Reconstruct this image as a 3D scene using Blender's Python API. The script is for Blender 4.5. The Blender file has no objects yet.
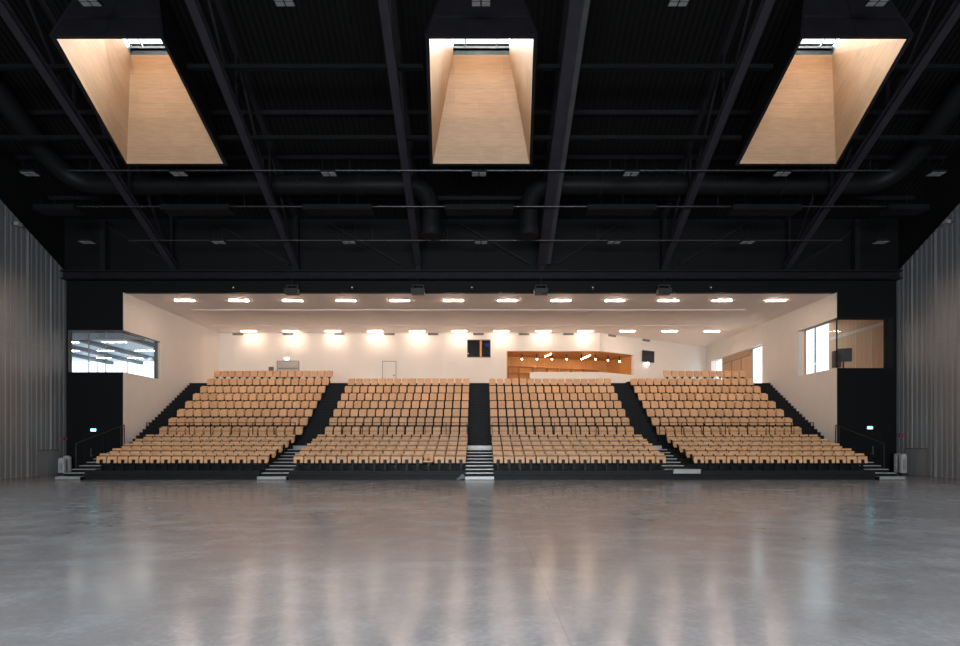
import bpy, math, random
from mathutils import Vector
random.seed(7)
PI = math.pi
scn = bpy.context.scene
COL = scn.collection
E = 1.785            # eye height
FPX = 526.0

# ------------------------------------------------------------------ materials
M = {}
def newmat(name):
    m = bpy.data.materials.new(name); m.use_nodes = True
    nt = m.node_tree; nt.nodes.clear()
    out = nt.nodes.new('ShaderNodeOutputMaterial')
    b = nt.nodes.new('ShaderNodeBsdfPrincipled')
    nt.links.new(b.outputs[0], out.inputs[0])
    M[name] = m
    return m, nt, b
def N(nt, kind, **kw):
    n = nt.nodes.new(kind)
    for k, v in kw.items(): setattr(n, k, v)
    return n
def simple(name, col, rough=0.5, metal=0.0, var=0.06, scale=3.0, spec=0.5):
    m, nt, b = newmat(name)
    tc = N(nt, 'ShaderNodeTexCoord'); no = N(nt, 'ShaderNodeTexNoise'); no.inputs['Scale'].default_value = scale
    no.inputs['Detail'].default_value = 4
    nt.links.new(tc.outputs['Object'], no.inputs['Vector'])
    r = N(nt, 'ShaderNodeValToRGB')
    r.color_ramp.elements[0].position = .3; r.color_ramp.elements[1].position = .7
    r.color_ramp.elements[0].color = tuple(c*(1-var) for c in col)+(1,)
    r.color_ramp.elements[1].color = tuple(min(1, c*(1+var)) for c in col)+(1,)
    nt.links.new(no.outputs['Fac'], r.inputs[0]); nt.links.new(r.outputs[0], b.inputs['Base Color'])
    b.inputs['Roughness'].default_value = rough; b.inputs['Metallic'].default_value = metal
    b.inputs['Specular IOR Level'].default_value = spec
    return m
def emit(name, col, strength):
    m = bpy.data.materials.new(name); m.use_nodes = True
    nt = m.node_tree; nt.nodes.clear()
    out = nt.nodes.new('ShaderNodeOutputMaterial'); e = nt.nodes.new('ShaderNodeEmission')
    e.inputs[0].default_value = tuple(col)+(1,); e.inputs[1].default_value = strength
    nt.links.new(e.outputs[0], out.inputs[0]); M[name] = m
    return m
def glass(name, refl=0.025, tint=(.95, .97, .97)):
    m = bpy.data.materials.new(name); m.use_nodes = True
    nt = m.node_tree; nt.nodes.clear()
    out = nt.nodes.new('ShaderNodeOutputMaterial')
    t = nt.nodes.new('ShaderNodeBsdfTransparent'); t.inputs[0].default_value = tuple(tint)+(1,)
    g = nt.nodes.new('ShaderNodeBsdfGlossy'); g.inputs['Roughness'].default_value = .02
    mx = nt.nodes.new('ShaderNodeMixShader')
    lw = nt.nodes.new('ShaderNodeLayerWeight'); lw.inputs[0].default_value = .5
    pw = N(nt, 'ShaderNodeMath', operation='POWER'); pw.inputs[1].default_value = 5; nt.links.new(lw.outputs['Facing'], pw.inputs[0])
    ml = N(nt, 'ShaderNodeMath', operation='MULTIPLY_ADD'); ml.inputs[1].default_value = .6; ml.inputs[2].default_value = refl; nt.links.new(pw.outputs[0], ml.inputs[0])
    nt.links.new(ml.outputs[0], mx.inputs[0]); nt.links.new(t.outputs[0], mx.inputs[1]); nt.links.new(g.outputs[0], mx.inputs[2])
    nt.links.new(mx.outputs[0], out.inputs[0]); M[name] = m
    return m

simple('white_plaster', (.76, .69, .63), .75, var=.02, scale=1.5)
simple('ceiling_plaster', (.87, .77, .72), .8, var=.02, scale=1.2)
simple('black_wall', (.006, .006, .0065), .6, var=.1, spec=.15)
simple('stand_black', (.010, .0105, .012), .55, var=.15, scale=4, spec=.15)
simple('stand_dark', (.014, .0145, .016), .5, var=.15, scale=4, spec=.15)
simple('rail_black', (.008, .008, .008), .4, spec=.15)
simple('steel_dark', (.013, .012, .015), .5, var=.2, scale=2, spec=.15)
simple('beam_steel', (.024, .021, .028), .5, var=.2, scale=2, spec=.2)
simple('rail_dark', (.018, .017, .017), .4)
simple('steel_grey', (.05, .05, .054), .45, var=.15, scale=2, spec=.15)
simple('duct_dark', (.008, .008, .009), .5, var=.2, spec=.15)
simple('pipe_metal', (.05, .05, .054), .4, metal=.6)
simple('aluminium', (.40, .40, .40), .42, metal=.35, var=.12, scale=8)
simple('lamp_grey', (.26, .26, .27), .5)
simple('lamp_black', (.02, .02, .02), .5)
simple('vent_grey', (.22, .20, .18), .6)
simple('door_white', (.72, .66, .60), .6, var=.02)
simple('door_grey', (.45, .41, .37), .5, var=.04)
simple('line_dark', (.12, .105, .09), .6)
simple('red_plastic', (.30, .02, .03), .4)
simple('pale_fabric', (.42, .41, .42), .7, var=.12, scale=6)
simple('room_white', (.62, .70, .78), .7, var=.03)
simple('room_beam', (.11, .12, .14), .6)
simple('dark_room', (.02, .02, .024), .7)
simple('curb_metal', (.05, .08, .09), .4, metal=.3, var=.2, scale=5)
simple('teal_frame', (.25, .30, .32), .4)
simple('counter_cream', (.80, .74, .66), .7, var=.02)
simple('sandbag_grey', (.22, .22, .25), .8)
glass('clear_glass')
emit('warm_strip', (1.0, .75, .57), 112)
emit('rear_strip', (1.0, .76, .58), 66)
emit('bar_strip', (1.0, .72, .45), 60)
emit('room_strip', (1.0, .84, .70), 34)
emit('bar_bulb', (1.0, .78, .50), 34)
emit('exit_glow', (.15, .75, .85), 7)
emit('exit_white', (.75, .95, 1.0), 9)
emit('blue_screen', (.05, .10, .6), .3)
emit('white_led', (1, .95, .9), .9)

def wood(name, c0, c1, grain=(1, 1, 14), rough=.45, rand=0.0, brick=None, uv=False):
    m, nt, b = newmat(name)
    tc = N(nt, 'ShaderNodeTexCoord'); mp = N(nt, 'ShaderNodeMapping')
    mp.inputs['Scale'].default_value = grain
    nt.links.new(tc.outputs['UV' if uv else 'Object'], mp.inputs[0])
    no = N(nt, 'ShaderNodeTexNoise'); no.inputs['Scale'].default_value = 1.6; no.inputs['Detail'].default_value = 6
    nt.links.new(mp.outputs[0], no.inputs['Vector'])
    r = N(nt, 'ShaderNodeValToRGB'); r.color_ramp.elements[0].position = .3; r.color_ramp.elements[1].position = .72
    r.color_ramp.elements[0].color = tuple(c0)+(1,); r.color_ramp.elements[1].color = tuple(c1)+(1,)
    nt.links.new(no.outputs['Fac'], r.inputs[0])
    last = r.outputs[0]
    if brick:
        br = N(nt, 'ShaderNodeTexBrick')
        br.inputs['Scale'].default_value = 1; br.inputs['Brick Width'].default_value = brick[0]; br.inputs['Row Height'].default_value = brick[1]
        br.inputs['Mortar Size'].default_value = brick[2]
        br.inputs['Color1'].default_value = (.90, .90, .90, 1); br.inputs['Color2'].default_value = (1.06, 1.06, 1.06, 1)
        br.inputs['Mortar'].default_value = (.82, .80, .78, 1)
        nt.links.new(tc.outputs['UV' if uv else 'Object'], br.inputs[0])
        mu = N(nt, 'ShaderNodeMix', data_type='RGBA', blend_type='MULTIPLY'); mu.inputs['Factor'].default_value = 1
        nt.links.new(last, mu.inputs['A']); nt.links.new(br.outputs['Color'], mu.inputs['B']); last = mu.outputs['Result']
    if rand:
        oi = N(nt, 'ShaderNodeObjectInfo'); ge = N(nt, 'ShaderNodeNewGeometry')
        ad = N(nt, 'ShaderNodeMath', operation='ADD'); fr = N(nt, 'ShaderNodeMath', operation='FRACT')
        nt.links.new(oi.outputs['Random'], ad.inputs[0]); nt.links.new(ge.outputs['Random Per Island'], ad.inputs[1]); nt.links.new(ad.outputs[0], fr.inputs[0])
        rr = N(nt, 'ShaderNodeValToRGB')
        rr.color_ramp.elements[0].color = (1-rand, 1-rand*1.25, 1-rand*1.4, 1); rr.color_ramp.elements[1].color = (1+rand*.4, 1+rand*.4, 1+rand*.4, 1)
        nt.links.new(fr.outputs[0], rr.inputs[0])
        mu = N(nt, 'ShaderNodeMix', data_type='RGBA', blend_type='MULTIPLY'); mu.inputs['Factor'].default_value = 1
        nt.links.new(last, mu.inputs['A']); nt.links.new(rr.outputs[0], mu.inputs['B']); last = mu.outputs['Result']
    nt.links.new(last, b.inputs['Base Color'])
    b.inputs['Roughness'].default_value = rough
    return m
wood('seat_wood', (.76, .395, .195), (.88, .50, .265), grain=(3, 3, 12), rand=.13)
wood('veneer', (.41, .255, .150), (.50, .325, .20), grain=(1, 9, 1), rough=.5, brick=(2.1, .55, .006), uv=True)
wood('bar_wood', (.60, .255, .075), (.74, .34, .11), grain=(6, 6, .6), rough=.5)
wood('room_wood', (.64, .37, .20), (.78, .48, .28), grain=(9, 9, .5), rough=.5)
wood('panel_wood', (.50, .29, .17), (.60, .36, .22), grain=(9, 9, .5), rough=.5)

# corrugated cladding
m, nt, b = newmat('cladding')
tc = N(nt, 'ShaderNodeTexCoord'); no = N(nt, 'ShaderNodeTexNoise'); mp = N(nt, 'ShaderNodeMapping'); mp.inputs['Scale'].default_value = (1, 2.5, .12)
nt.links.new(tc.outputs['Object'], mp.inputs[0]); nt.links.new(mp.outputs[0], no.inputs['Vector']); no.inputs['Scale'].default_value = 2
r = N(nt, 'ShaderNodeValToRGB'); r.color_ramp.elements[0].color = (.225, .232, .245, 1); r.color_ramp.elements[1].color = (.285, .29, .30, 1)
r.color_ramp.elements[0].position = .3; r.color_ramp.elements[1].position = .7
nt.links.new(no.outputs['Fac'], r.inputs[0]); nt.links.new(r.outputs[0], b.inputs['Base Color'])
b.inputs['Roughness'].default_value = .42; b.inputs['Metallic'].default_value = .35
# roof deck
m, nt, b = newmat('roof_deck')
tc = N(nt, 'ShaderNodeTexCoord'); wv = N(nt, 'ShaderNodeTexWave'); wv.inputs['Scale'].default_value = 1.2
nt.links.new(tc.outputs['Object'], wv.inputs['Vector'])
r = N(nt, 'ShaderNodeValToRGB'); r.color_ramp.elements[0].color = (.003, .003, .003, 1); r.color_ramp.elements[1].color = (.006, .0055, .0055, 1)
nt.links.new(wv.outputs['Fac'], r.inputs[0]); nt.links.new(r.outputs[0], b.inputs['Base Color']); b.inputs['Roughness'].default_value = .7; b.inputs['Specular IOR Level'].default_value = .1
bp = N(nt, 'ShaderNodeBump'); bp.inputs['Strength'].default_value = .5; bp.inputs['Distance'].default_value = .1
nt.links.new(wv.outputs['Fac'], bp.inputs['Height']); nt.links.new(bp.outputs[0], b.inputs['Normal'])
# polished concrete
m, nt, b = newmat('concrete')
tc = N(nt, 'ShaderNodeTexCoord')
def noise(scale, detail, rough=.6, stretch=(1, 1, 1), dist=0):
    mp = N(nt, 'ShaderNodeMapping'); mp.inputs['Scale'].default_value = stretch; nt.links.new(tc.outputs['Object'], mp.inputs[0])
    n = N(nt, 'ShaderNodeTexNoise'); n.inputs['Scale'].default_value = scale; n.inputs['Detail'].default_value = detail
    n.inputs['Roughness'].default_value = rough; n.inputs['Distortion'].default_value = dist
    nt.links.new(mp.outputs[0], n.inputs['Vector']); return n
n1 = noise(.28, 8, .66, dist=.5, stretch=(.6, 1, 1)); n2 = noise(1.6, 8, .72, dist=.3, stretch=(.7, 1, 1)); n3 = noise(14, 5, .6)
mx1 = N(nt, 'ShaderNodeMix', data_type='FLOAT'); mx1.inputs['Factor'].default_value = .45
nt.links.new(n1.outputs['Fac'], mx1.inputs['A']); nt.links.new(n2.outputs['Fac'], mx1.inputs['B'])
mx2 = N(nt, 'ShaderNodeMix', data_type='FLOAT'); mx2.inputs['Factor'].default_value = .22
nt.links.new(mx1.outputs['Result'], mx2.inputs['A']); nt.links.new(n3.outputs['Fac'], mx2.inputs['B'])
r = N(nt, 'ShaderNodeValToRGB')
r.color_ramp.elements[0].position = .33; r.color_ramp.elements[0].color = (.150, .144, .147, 1)
r.color_ramp.elements[1].position = .63; r.color_ramp.elements[1].color = (.33, .325, .34, 1)
el = r.color_ramp.elements.new(.5); el.color = (.222, .214, .219, 1)
nt.links.new(mx2.outputs['Result'], r.inputs[0])
sx = N(nt, 'ShaderNodeSeparateXYZ'); nt.links.new(tc.outputs['Object'], sx.inputs[0])
def joint(sock, pos, period, w):
    a = N(nt, 'ShaderNodeMath', operation='SUBTRACT'); a.inputs[1].default_value = pos; nt.links.new(sock, a.inputs[0])
    p = N(nt, 'ShaderNodeMath', operation='PINGPONG'); p.inputs[1].default_value = period/2; nt.links.new(a.outputs[0], p.inputs[0])
    l = N(nt, 'ShaderNodeMath', operation='LESS_THAN'); l.inputs[1].default_value = w; nt.links.new(p.outputs[0], l.inputs[0]); return l
j1 = joint(sx.outputs[0], .8, 22.0, .006); j2 = joint(sx.outputs[1], 7.95, 24.0, .010)
mxm = N(nt, 'ShaderNodeMath', operation='MAXIMUM'); nt.links.new(j1.outputs[0], mxm.inputs[0]); nt.links.new(j2.outputs[0], mxm.inputs[1])
sc = N(nt, 'ShaderNodeMath', operation='MULTIPLY'); sc.inputs[1].default_value = .35; nt.links.new(mxm.outputs[0], sc.inputs[0])
jm = N(nt, 'ShaderNodeMix', data_type='RGBA'); nt.links.new(sc.outputs[0], jm.inputs['Factor']); nt.links.new(r.outputs[0], jm.inputs['A']); jm.inputs['B'].default_value = (.05, .05, .05, 1)
nt.links.new(jm.outputs['Result'], b.inputs['Base Color'])
rr = N(nt, 'ShaderNodeMapRange'); rr.inputs['From Min'].default_value = .35; rr.inputs['From Max'].default_value = .65
rr.inputs['To Min'].default_value = .15; rr.inputs['To Max'].default_value = .23
nt.links.new(n2.outputs['Fac'], rr.inputs['Value']); nt.links.new(rr.outputs[0], b.inputs['Roughness'])
b.inputs['Specular IOR Level'].default_value = .21

# ------------------------------------------------------------------ mesh helper
class MB:
    def __init__(s): s.v = []; s.f = []; s.uv = {}
    def box(s, x0, x1, y0, y1, z0, z1):
        x0, x1 = min(x0, x1), max(x0, x1); y0, y1 = min(y0, y1), max(y0, y1); z0, z1 = min(z0, z1), max(z0, z1)
        return s.hexa([(x0,y0,z0),(x1,y0,z0),(x1,y1,z0),(x0,y1,z0)], [(x0,y0,z1),(x1,y0,z1),(x1,y1,z1),(x0,y1,z1)])
    def hexa(s, lo, hi):
        n = len(s.v); s.v += list(lo)+list(hi)
        for f in [(3,2,1,0),(4,5,6,7),(0,1,5,4),(1,2,6,5),(2,3,7,6),(3,0,4,7)]: s.f.append(tuple(n+i for i in f))
        return s
    def poly(s, pts):
        n = len(s.v); s.v += list(pts); s.f.append(tuple(range(n, n+len(pts)))); return s
    def bar(s, p, q, w, h=None, up=(0,0,1)):
        h = h or w; p = Vector(p); q = Vector(q); d = (q-p).normalized(); u = Vector(up)
        if abs(d.dot(u)) > .98: u = Vector((0,1,0))
        a = d.cross(u).normalized(); c = a.cross(d).normalized()
        def ring(o): return [tuple(o+a*sx*w/2+c*sy*h/2) for sx, sy in ((-1,-1),(1,-1),(1,1),(-1,1))]
        return s.hexa(ring(p), ring(q))
    def tube(s, pts, r, seg=10, cap=True):
        pts = [Vector(p) for p in pts]; n0 = len(s.v); prev = None
        for i, p in enumerate(pts):
            d = (pts[min(i+1, len(pts)-1)]-pts[max(i-1, 0)]).normalized()
            if prev is None:
                u = Vector((0,0,1)) if abs(d.z) < .9 else Vector((1,0,0)); a = d.cross(u).normalized()
            else: a = (prev-d*prev.dot(d)).normalized()
            prev = a; c = d.cross(a)
            rr = r[i] if isinstance(r, (list, tuple)) else r
            for k in range(seg):
                t = 2*PI*k/seg; s.v.append(tuple(p+a*math.cos(t)*rr+c*math.sin(t)*rr))
        for i in range(len(pts)-1):
            for k in range(seg):
                k2 = (k+1) % seg
                s.f.append((n0+i*seg+k, n0+i*seg+k2, n0+(i+1)*seg+k2, n0+(i+1)*seg+k))
        if cap:
            s.f.append(tuple(n0+k for k in reversed(range(seg)))); s.f.append(tuple(n0+(len(pts)-1)*seg+k for k in range(seg)))
        return s
    def prism(s, prof, axis, a0, a1):
        """prof: list of 2D points; axis 'y': (x,z) profile; 'x': (y,z) profile"""
        n = len(s.v); k = len(prof)
        for a in (a0, a1):
            for p in prof: s.v.append((p[0], a, p[1]) if axis == 'y' else (a, p[0], p[1]))
        s.f.append(tuple(range(n, n+k))[::-1]); s.f.append(tuple(range(n+k, n+2*k)))
        for i in range(k): j = (i+1) % k; s.f.append((n+i, n+j, n+k+j, n+k+i))
        return s
    def sphere(s, c, r, seg=12, rings=8):
        pts = [(c[0], c[1], c[2]-r*math.cos(PI*i/rings)) for i in range(rings+1)]
        rad = [max(.0005, r*math.sin(PI*i/rings)) for i in range(rings+1)]
        return s.tube(pts, rad, seg)
    def seg_wall(s, p0, p1, z0, z1, t):
        """vertical wall slab from p0 to p1 (xy), thickness t towards the left-hand normal"""
        p0 = Vector(p0); p1 = Vector(p1); d = (p1-p0).normalized(); n = Vector((-d.y, d.x))*t
        a = [p0, p1, p1+n, p0+n]
        return s.hexa([(q.x, q.y, z0) for q in a], [(q.x, q.y, z1) for q in a])
    def build(s, name, mat, parent=None, smooth=False, bevel=0, fixn=True):
        me = bpy.data.meshes.new(name)
        off = parent_world(parent) if parent else Vector((0,0,0))
        me.from_pydata([tuple(Vector(v)-off) for v in s.v], [], s.f)
        me.materials.append(M[mat] if isinstance(mat, str) else mat)
        if fixn:
            import bmesh
            bm = bmesh.new(); bm.from_mesh(me); bmesh.ops.recalc_face_normals(bm, faces=bm.faces); bm.to_mesh(me); bm.free()
        if smooth:
            for p in me.polygons: p.use_smooth = True
            try: me.set_sharp_from_angle(angle=.7)
            except Exception: pass
        o = bpy.data.objects.new(name, me); COL.objects.link(o)
        if parent: o.parent = parent
        if bevel:
            b = o.modifiers.new('bevel', 'BEVEL'); b.width = bevel; b.segments = 2
        return o
def parent_world(p):
    v = Vector((0,0,0))
    while p is not None: v += Vector(p.location); p = p.parent
    return v
def tag(o, label=None, cat=None, group=None, kind=None):
    if label: o['label'] = label
    if cat: o['category'] = cat
    if group: o['group'] = group
    if kind: o['kind'] = kind
    return o
def thing(name, loc, label, cat, group=None):
    o = bpy.data.objects.new(name, None); COL.objects.link(o); o.location = loc; o.empty_display_size = .2
    return tag(o, label, cat, group)
def struct(o): o['kind'] = 'structure'; return o
def bx(*a): return MB().box(*a)
def XY(px, D): return (px-480)*D/FPX
def ZY(py, D): return E+(442-py)*D/FPX
ORD = ['first','second','third','fourth','fifth','sixth','seventh','eighth','ninth','tenth','eleventh','twelfth','thirteenth','fourteenth','fifteenth','sixteenth']

FILL_W = 11500  # strength of the added fill behind the viewer
# ------------------------------------------------------------------ shell of the hall
XL, XR = -23.2, 23.36
YB = 29.5             # plane of the black back wall / portal
YR = 5.0              # ridge
YN = 2*YR-YB
def zc(y): return E+9.5+.55*(YB-(y if y >= YR else 2*YR-y))     # bottom chord height
DK = 3.0
def zd(y): return zc(y)+DK
GX = 20.0             # half width of the seating recess
ZC = E+8.38           # recess ceiling
ZF = 5.84             # foyer floor level
YK = 40.3             # foyer back wall

struct(bx(XL-1, XR+1, YN-1, 48, -.3, 0).build('floor', 'concrete'))

# corrugated side walls
def cladding(x, sgn, name):
    mb = MB(); per = .30; y = YN; prof = []
    while y < YB-.01:
        for dy, dx in ((0, 0), (.07, 0), (.10, .016), (.20, .016), (.23, 0)):
            if y+dy < YB: prof.append((x+sgn*dx, y+dy))
        y += per
    prof.append((x, YB))
    prof.append((x+sgn*.3, YB)); 
    n = len(prof)-1
    pts = prof[:n]
    # ridge split so the top follows the roof
    ridge_i = min(range(n), key=lambda i: abs(pts[i][1]-YR))
    for i in range(n-1):
        (xa, ya), (xb, yb) = pts[i], pts[i+1]
        mb.poly([(xa, ya, 0), (xb, yb, 0), (xb, yb, zc(yb)), (xa, ya, zc(ya))])
    o = mb.build(name, 'cladding', fixn=False)
    # backing slab
    return struct(o)
cladding(XL, -1, 'wall_left'); cladding(XR, 1, 'wall_right')
for nm, x0, x1 in (('wall_left_backing', XL-.35, XL-.1), ('wall_right_backing', XR+.1, XR+.35)):
    mb = MB(); prof = [(YN, 0), (YB, 0), (YB, zd(YB)), (YR, zd(YR)), (YN, zd(YN))]
    mb.prism(prof, 'x', x0, x1); struct(mb.build(nm, 'black_wall'))
# joints and seam lines of the cladding (thin cover strips)
for side, x, s in (('left', XL, 1), ('right', XR, -1)):
    mb = MB()
    for y in (28.45, 27.0, 25.3, 22.5, 19.7, 16.9):
        mb.box(x, x+s*.03, y-.02, y+.02, 0, zc(y)-.1)
    mb.box(x, x+s*.025, 8, YB, 2.35, 2.38)
    mb.box(x, x+s*.025, 8, YB, 6.85, 6.88)
    struct(mb.build('trim_%d' % (1 if side == 'left' else 2), 'lamp_grey'))

# rear wall behind the camera, black
mb = MB(); mb.box(XL, XR, YN-.3, YN, 7.0, zd(YN)).box(XL, -17, YN-.3, YN, 0, 7.0).box(17, XR, YN-.3, YN, 0, 7.0); struct(mb.build('wall_near', 'black_wall'))
t = thing('fill_window', (0, YN, 0), 'wide glazed front added unseen behind the viewer for fill light', 'window'); struct(t)  # unseen glazing added to brighten the seats and floor
MB().box(-17, 17, YN-.2, YN-.18, 0, 7.0).build('pane', 'clear_glass', t)
mb = MB()
for k_ in range(13): mb.box(-17+k_*34/12-.05, -17+k_*34/12+.05, YN-.25, YN-.05, 0, 7.0)
mb.box(-17, 17, YN-.25, YN-.05, 3.4, 3.5); mb.build('mullion', 'black_wall', t)
L = bpy.data.lights.new('rear_fill_light', 'AREA'); L.shape = 'RECTANGLE'; L.size = 33; L.size_y = 6.6; L.energy = FILL_W; L.color = (.90, .95, 1.0)  # added fill lamp behind the viewer
lo = bpy.data.objects.new('rear_fill_light', L); COL.objects.link(lo); lo.location = (0, YN-.5, 3.5); lo.rotation_euler = (PI/2, 0, 0)

# skylight shafts: holes in the deck
SKX = (-13.56, 0.05, 13.68)
def sky_top(y0): return y0
SK_T = (20.0, 22.2)    # Y extents of the top opening (front slope)
def deck():
    xs = [XL-.5]
    for c in SKX: xs += [c-1.22, c+1.22]
    xs.append(XR+.5)
    ys = [2*YR-YB-.5, 2*YR-22.2, 2*YR-20.0, YR, 20.0, 22.2, YB+.3]
    mb = MB()
    for i in range(len(xs)-1):
        for j in range(len(ys)-1):
            hole = (i % 2 == 1) and j in (1, 4)
            if hole: continue
            y0, y1 = ys[j], ys[j+1]; x0, x1 = xs[i], xs[i+1]
            mb.hexa([(x0,y0,zd(y0)),(x1,y0,zd(y0)),(x1,y1,zd(y1)),(x0,y1,zd(y1))],
                    [(x0,y0,zd(y0)+.3),(x1,y0,zd(y0)+.3),(x1,y1,zd(y1)+.3),(x0,y1,zd(y1)+.3)])
    return struct(mb.build('ceiling', 'roof_deck'))
deck()

# black wall around the recess
ZT = zd(YB)
RW = dict(lx0=-23.08, lz0=E+3.92, lz1=E+6.27, rx1=22.82, rz0=E+4.15, rz1=E+6.97)
mb = MB()
mb.box(XL, -GX, YB, YB+.25, 0, RW['lz0']); mb.box(XL, -GX, YB, YB+.25, RW['lz1'], ZC)
mb.box(XL, RW['lx0'], YB, YB+.25, RW['lz0'], RW['lz1'])
mb.box(GX, XR, YB, YB+.25, 0, RW['rz0']); mb.box(GX, XR, YB, YB+.25, RW['rz1'], ZC)
mb.box(RW['rx1'], XR, YB, YB+.25, RW['rz0'], RW['rz1'])
mb.box(XL-.34, XR+.34, YB, YB+.25, ZC, ZT+.2)
struct(mb.build('wall_back_black', 'black_wall'))
# ledger beam across the wall
mb = MB()
mb.box(XL+.05, XR-.05, YB-.50, YB-.01, E+9.42, E+9.50); mb.box(XL+.05, XR-.05, YB-.50, YB-.01, E+9.02, E+9.08)
mb.box(XL+.05, XR-.05, YB-.30, YB-.22, E+9.08, E+9.42)
tag(mb.build('ledger_beam', 'steel_dark'), 'long black steel beam running across the wall above the seating recess', 'beam')

# recess side walls (white) with window holes
tw = .25; YE = 46.6
mb = MB()
yl = 32.9
mb.box(-GX-tw, -GX, YB+.25, YK+.25, 0, RW['lz0']); mb.box(-GX-tw, -GX, YB+.25, YK+.25, RW['lz1'], ZC)
mb.box(-GX-tw, -GX, yl, YK+.25, RW['lz0'], RW['lz1'])
mb.box(-GX-.01, -GX+.012, YB-.012, YB+.25, 0, RW['lz0']); mb.box(-GX-.01, -GX+.012, YB-.012, YB+.25, RW['lz1'], ZC)
struct(mb.build('wall_recess_left', 'white_plaster'))
mb = MB(); tr = .5; yr_ = 33.1
OY0, OY1, OZ1 = 37.3, 45.5, 8.76
mb.box(GX, GX+tr, YB+.25, OY0, 0, RW['rz0']); mb.box(GX, GX+tr, YB+.25, OY0, RW['rz1'], ZC)
mb.box(GX, GX+tr, yr_, OY0, RW['rz0'], RW['rz1'])
mb.box(GX, GX+tr, OY0, OY1, OZ1, ZC); mb.box(GX, GX+tr, OY0, OY1, 0, ZF); mb.box(GX, GX+tr, OY1, YE+.6, 0, ZC)
mb.box(GX-.012, GX+.01, YB-.012, YB+.25, 0, RW['rz0']); mb.box(GX-.012, GX+.01, YB-.012, YB+.25, RW['rz1'], ZC)
struct(mb.build('wall_recess_right', 'white_plaster'))

# recess ceiling with two shallow downstands
struct(bx(-GX-.2, GX+.2, YB+.25, YE+.6, ZC, ZC+.3).build('ceiling_recess', 'ceiling_plaster'))
for i, (y, xe0, xe1) in enumerate(((33.3, -18.3, 16.8), (37.7, -19.2, 16.6))):
    struct(bx(xe0, xe1, y, y+.9, ZC-.035, ZC+.01).build('trim_%d' % (3+i), 'ceiling_plaster'))

# foyer floor
struct(MB().box(-GX, GX, 36.9, 45.5, ZF-.3, ZF).build('floor_foyer', 'counter_cream'))  # pale colour picked so it bounces light up to the recess ceiling

# back wall pieces
K = Vector((9.2, YK)); Q = Vector((20.0, 46.5)); dq = (Q-K).normalized()
P2 = Vector((12.3, 42.08))
WX0, WX1, WZ0, WZ1 = XY(467.2, YK), XY(490.6, YK), ZY(357.5, YK), ZY(339.6, YK)
NX0 = XY(506.9, YK); NZ1 = ZY(351, YK); PZ = ZY(372, YK)
mb = MB()
mb.box(-GX, WX0, YK, YK+.25, ZF, ZC); mb.box(WX0, WX1, YK, YK+.25, ZF, WZ0); mb.box(WX0, WX1, YK, YK+.25, WZ1, ZC)
mb.box(WX1, NX0, YK, YK+.25, ZF, ZC); mb.box(NX0, K.x, YK, YK+.25, NZ1, ZC)
mb.seg_wall(K, P2, NZ1, ZC, .25); mb.seg_wall(P2, Q+dq*.2, ZF, ZC, .25)
struct(mb.build('wall_back', 'white_plaster'))
# low bar front
mb = MB(); mb.box(XY(530, YK), K.x, YK, YK+.25, ZF, PZ); mb.seg_wall(K, P2, ZF, PZ, .25)
tag(mb.build('bar_counter', 'counter_cream'), 'long cream bar counter front below the wood-lined niche', 'counter')
# niche interior
NB0 = Vector((NX0, 42.75)); NB1 = Vector((10.95, 45.3))
mb = MB()
mb.seg_wall(NB0-Vector((.2, .06)), NB1+Vector((.1, .03)), ZF, NZ1, .15)
mb.box(NX0-.12, NX0, YK+.25, 42.8, ZF, NZ1)
mb.seg_wall(P2+Vector((.0, .02)), NB1, ZF, NZ1, -.15)
a = [(NX0-.1, YK+.25), (K.x, YK+.25), (P2.x, P2.y+.2), (NB1.x, NB1.y+.1), (NX0-.1, 42.9)]
n = len(mb.v)
mb.v += [(x, y, NZ1) for x, y in a]+[(x, y, NZ1+.12) for x, y in a]
mb.f += [tuple(range(n, n+5)), tuple(range(n+5, n+10))[::-1]]+[(n+i, n+(i+1) % 5, n+5+(i+1) % 5, n+5+i) for i in range(5)]
# thin wood edge round the opening
mb.box(NX0-.02, NX0+.05, YK-.01, YK+.26, ZF, NZ1)
struct(mb.build('wall_niche_lining', 'bar_wood'))
struct(MB().box(NX0, 12.2, YK+.25, 45.2, ZF-.02, ZF+.01).build('floor_niche', 'stand_dark'))

# shelving in niche
t = thing('bar_shelving', (NB0.x, NB0.y, ZF), 'orange-lit wooden pigeonhole shelving along the back of the bar niche', 'shelves')
db = (NB1-NB0).normalized(); nb = Vector((db.y, -db.x))      # towards the camera
for z in (ZY(366.5, 42.7), ZY(372.5, 42.7), ZF+.6):
    mb = MB(); a = NB0+nb*.35; c = NB0+db*8.0+nb*.35
    mb.seg_wall(a, c, z-.02, z+.02, .33); mb.build('shelf', 'bar_wood', t)
for px in (507.5, 518.5, 532, 546, 558, 570.5, 583, 597):
    # point on the line at this pixel
    k = (px-480)/FPX; s_ = (k*NB0.y-NB0.x)/(db.x-k*db.y)
    a = NB0+db*s_+nb*.34
    mb = MB(); mb.bar((a.x, a.y, ZF), (a.x, a.y, ZY(366.5, 42.7)), .04, .04); a2 = NB0+db*s_
    mb.hexa([(a.x-.02, a.y, ZF), (a.x+.02, a.y, ZF), (a2.x+.02, a2.y-.02, ZF), (a2.x-.02, a2.y-.02, ZF)],
            [(a.x-.02, a.y, ZY(366.5, 42.7)), (a.x+.02, a.y, ZY(366.5, 42.7)), (a2.x+.02, a2.y-.02, ZY(366.5, 42.7)), (a2.x-.02, a2.y-.02, ZY(366.5, 42.7))])
    mb.build('divider', 'bar_wood', t)
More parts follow.
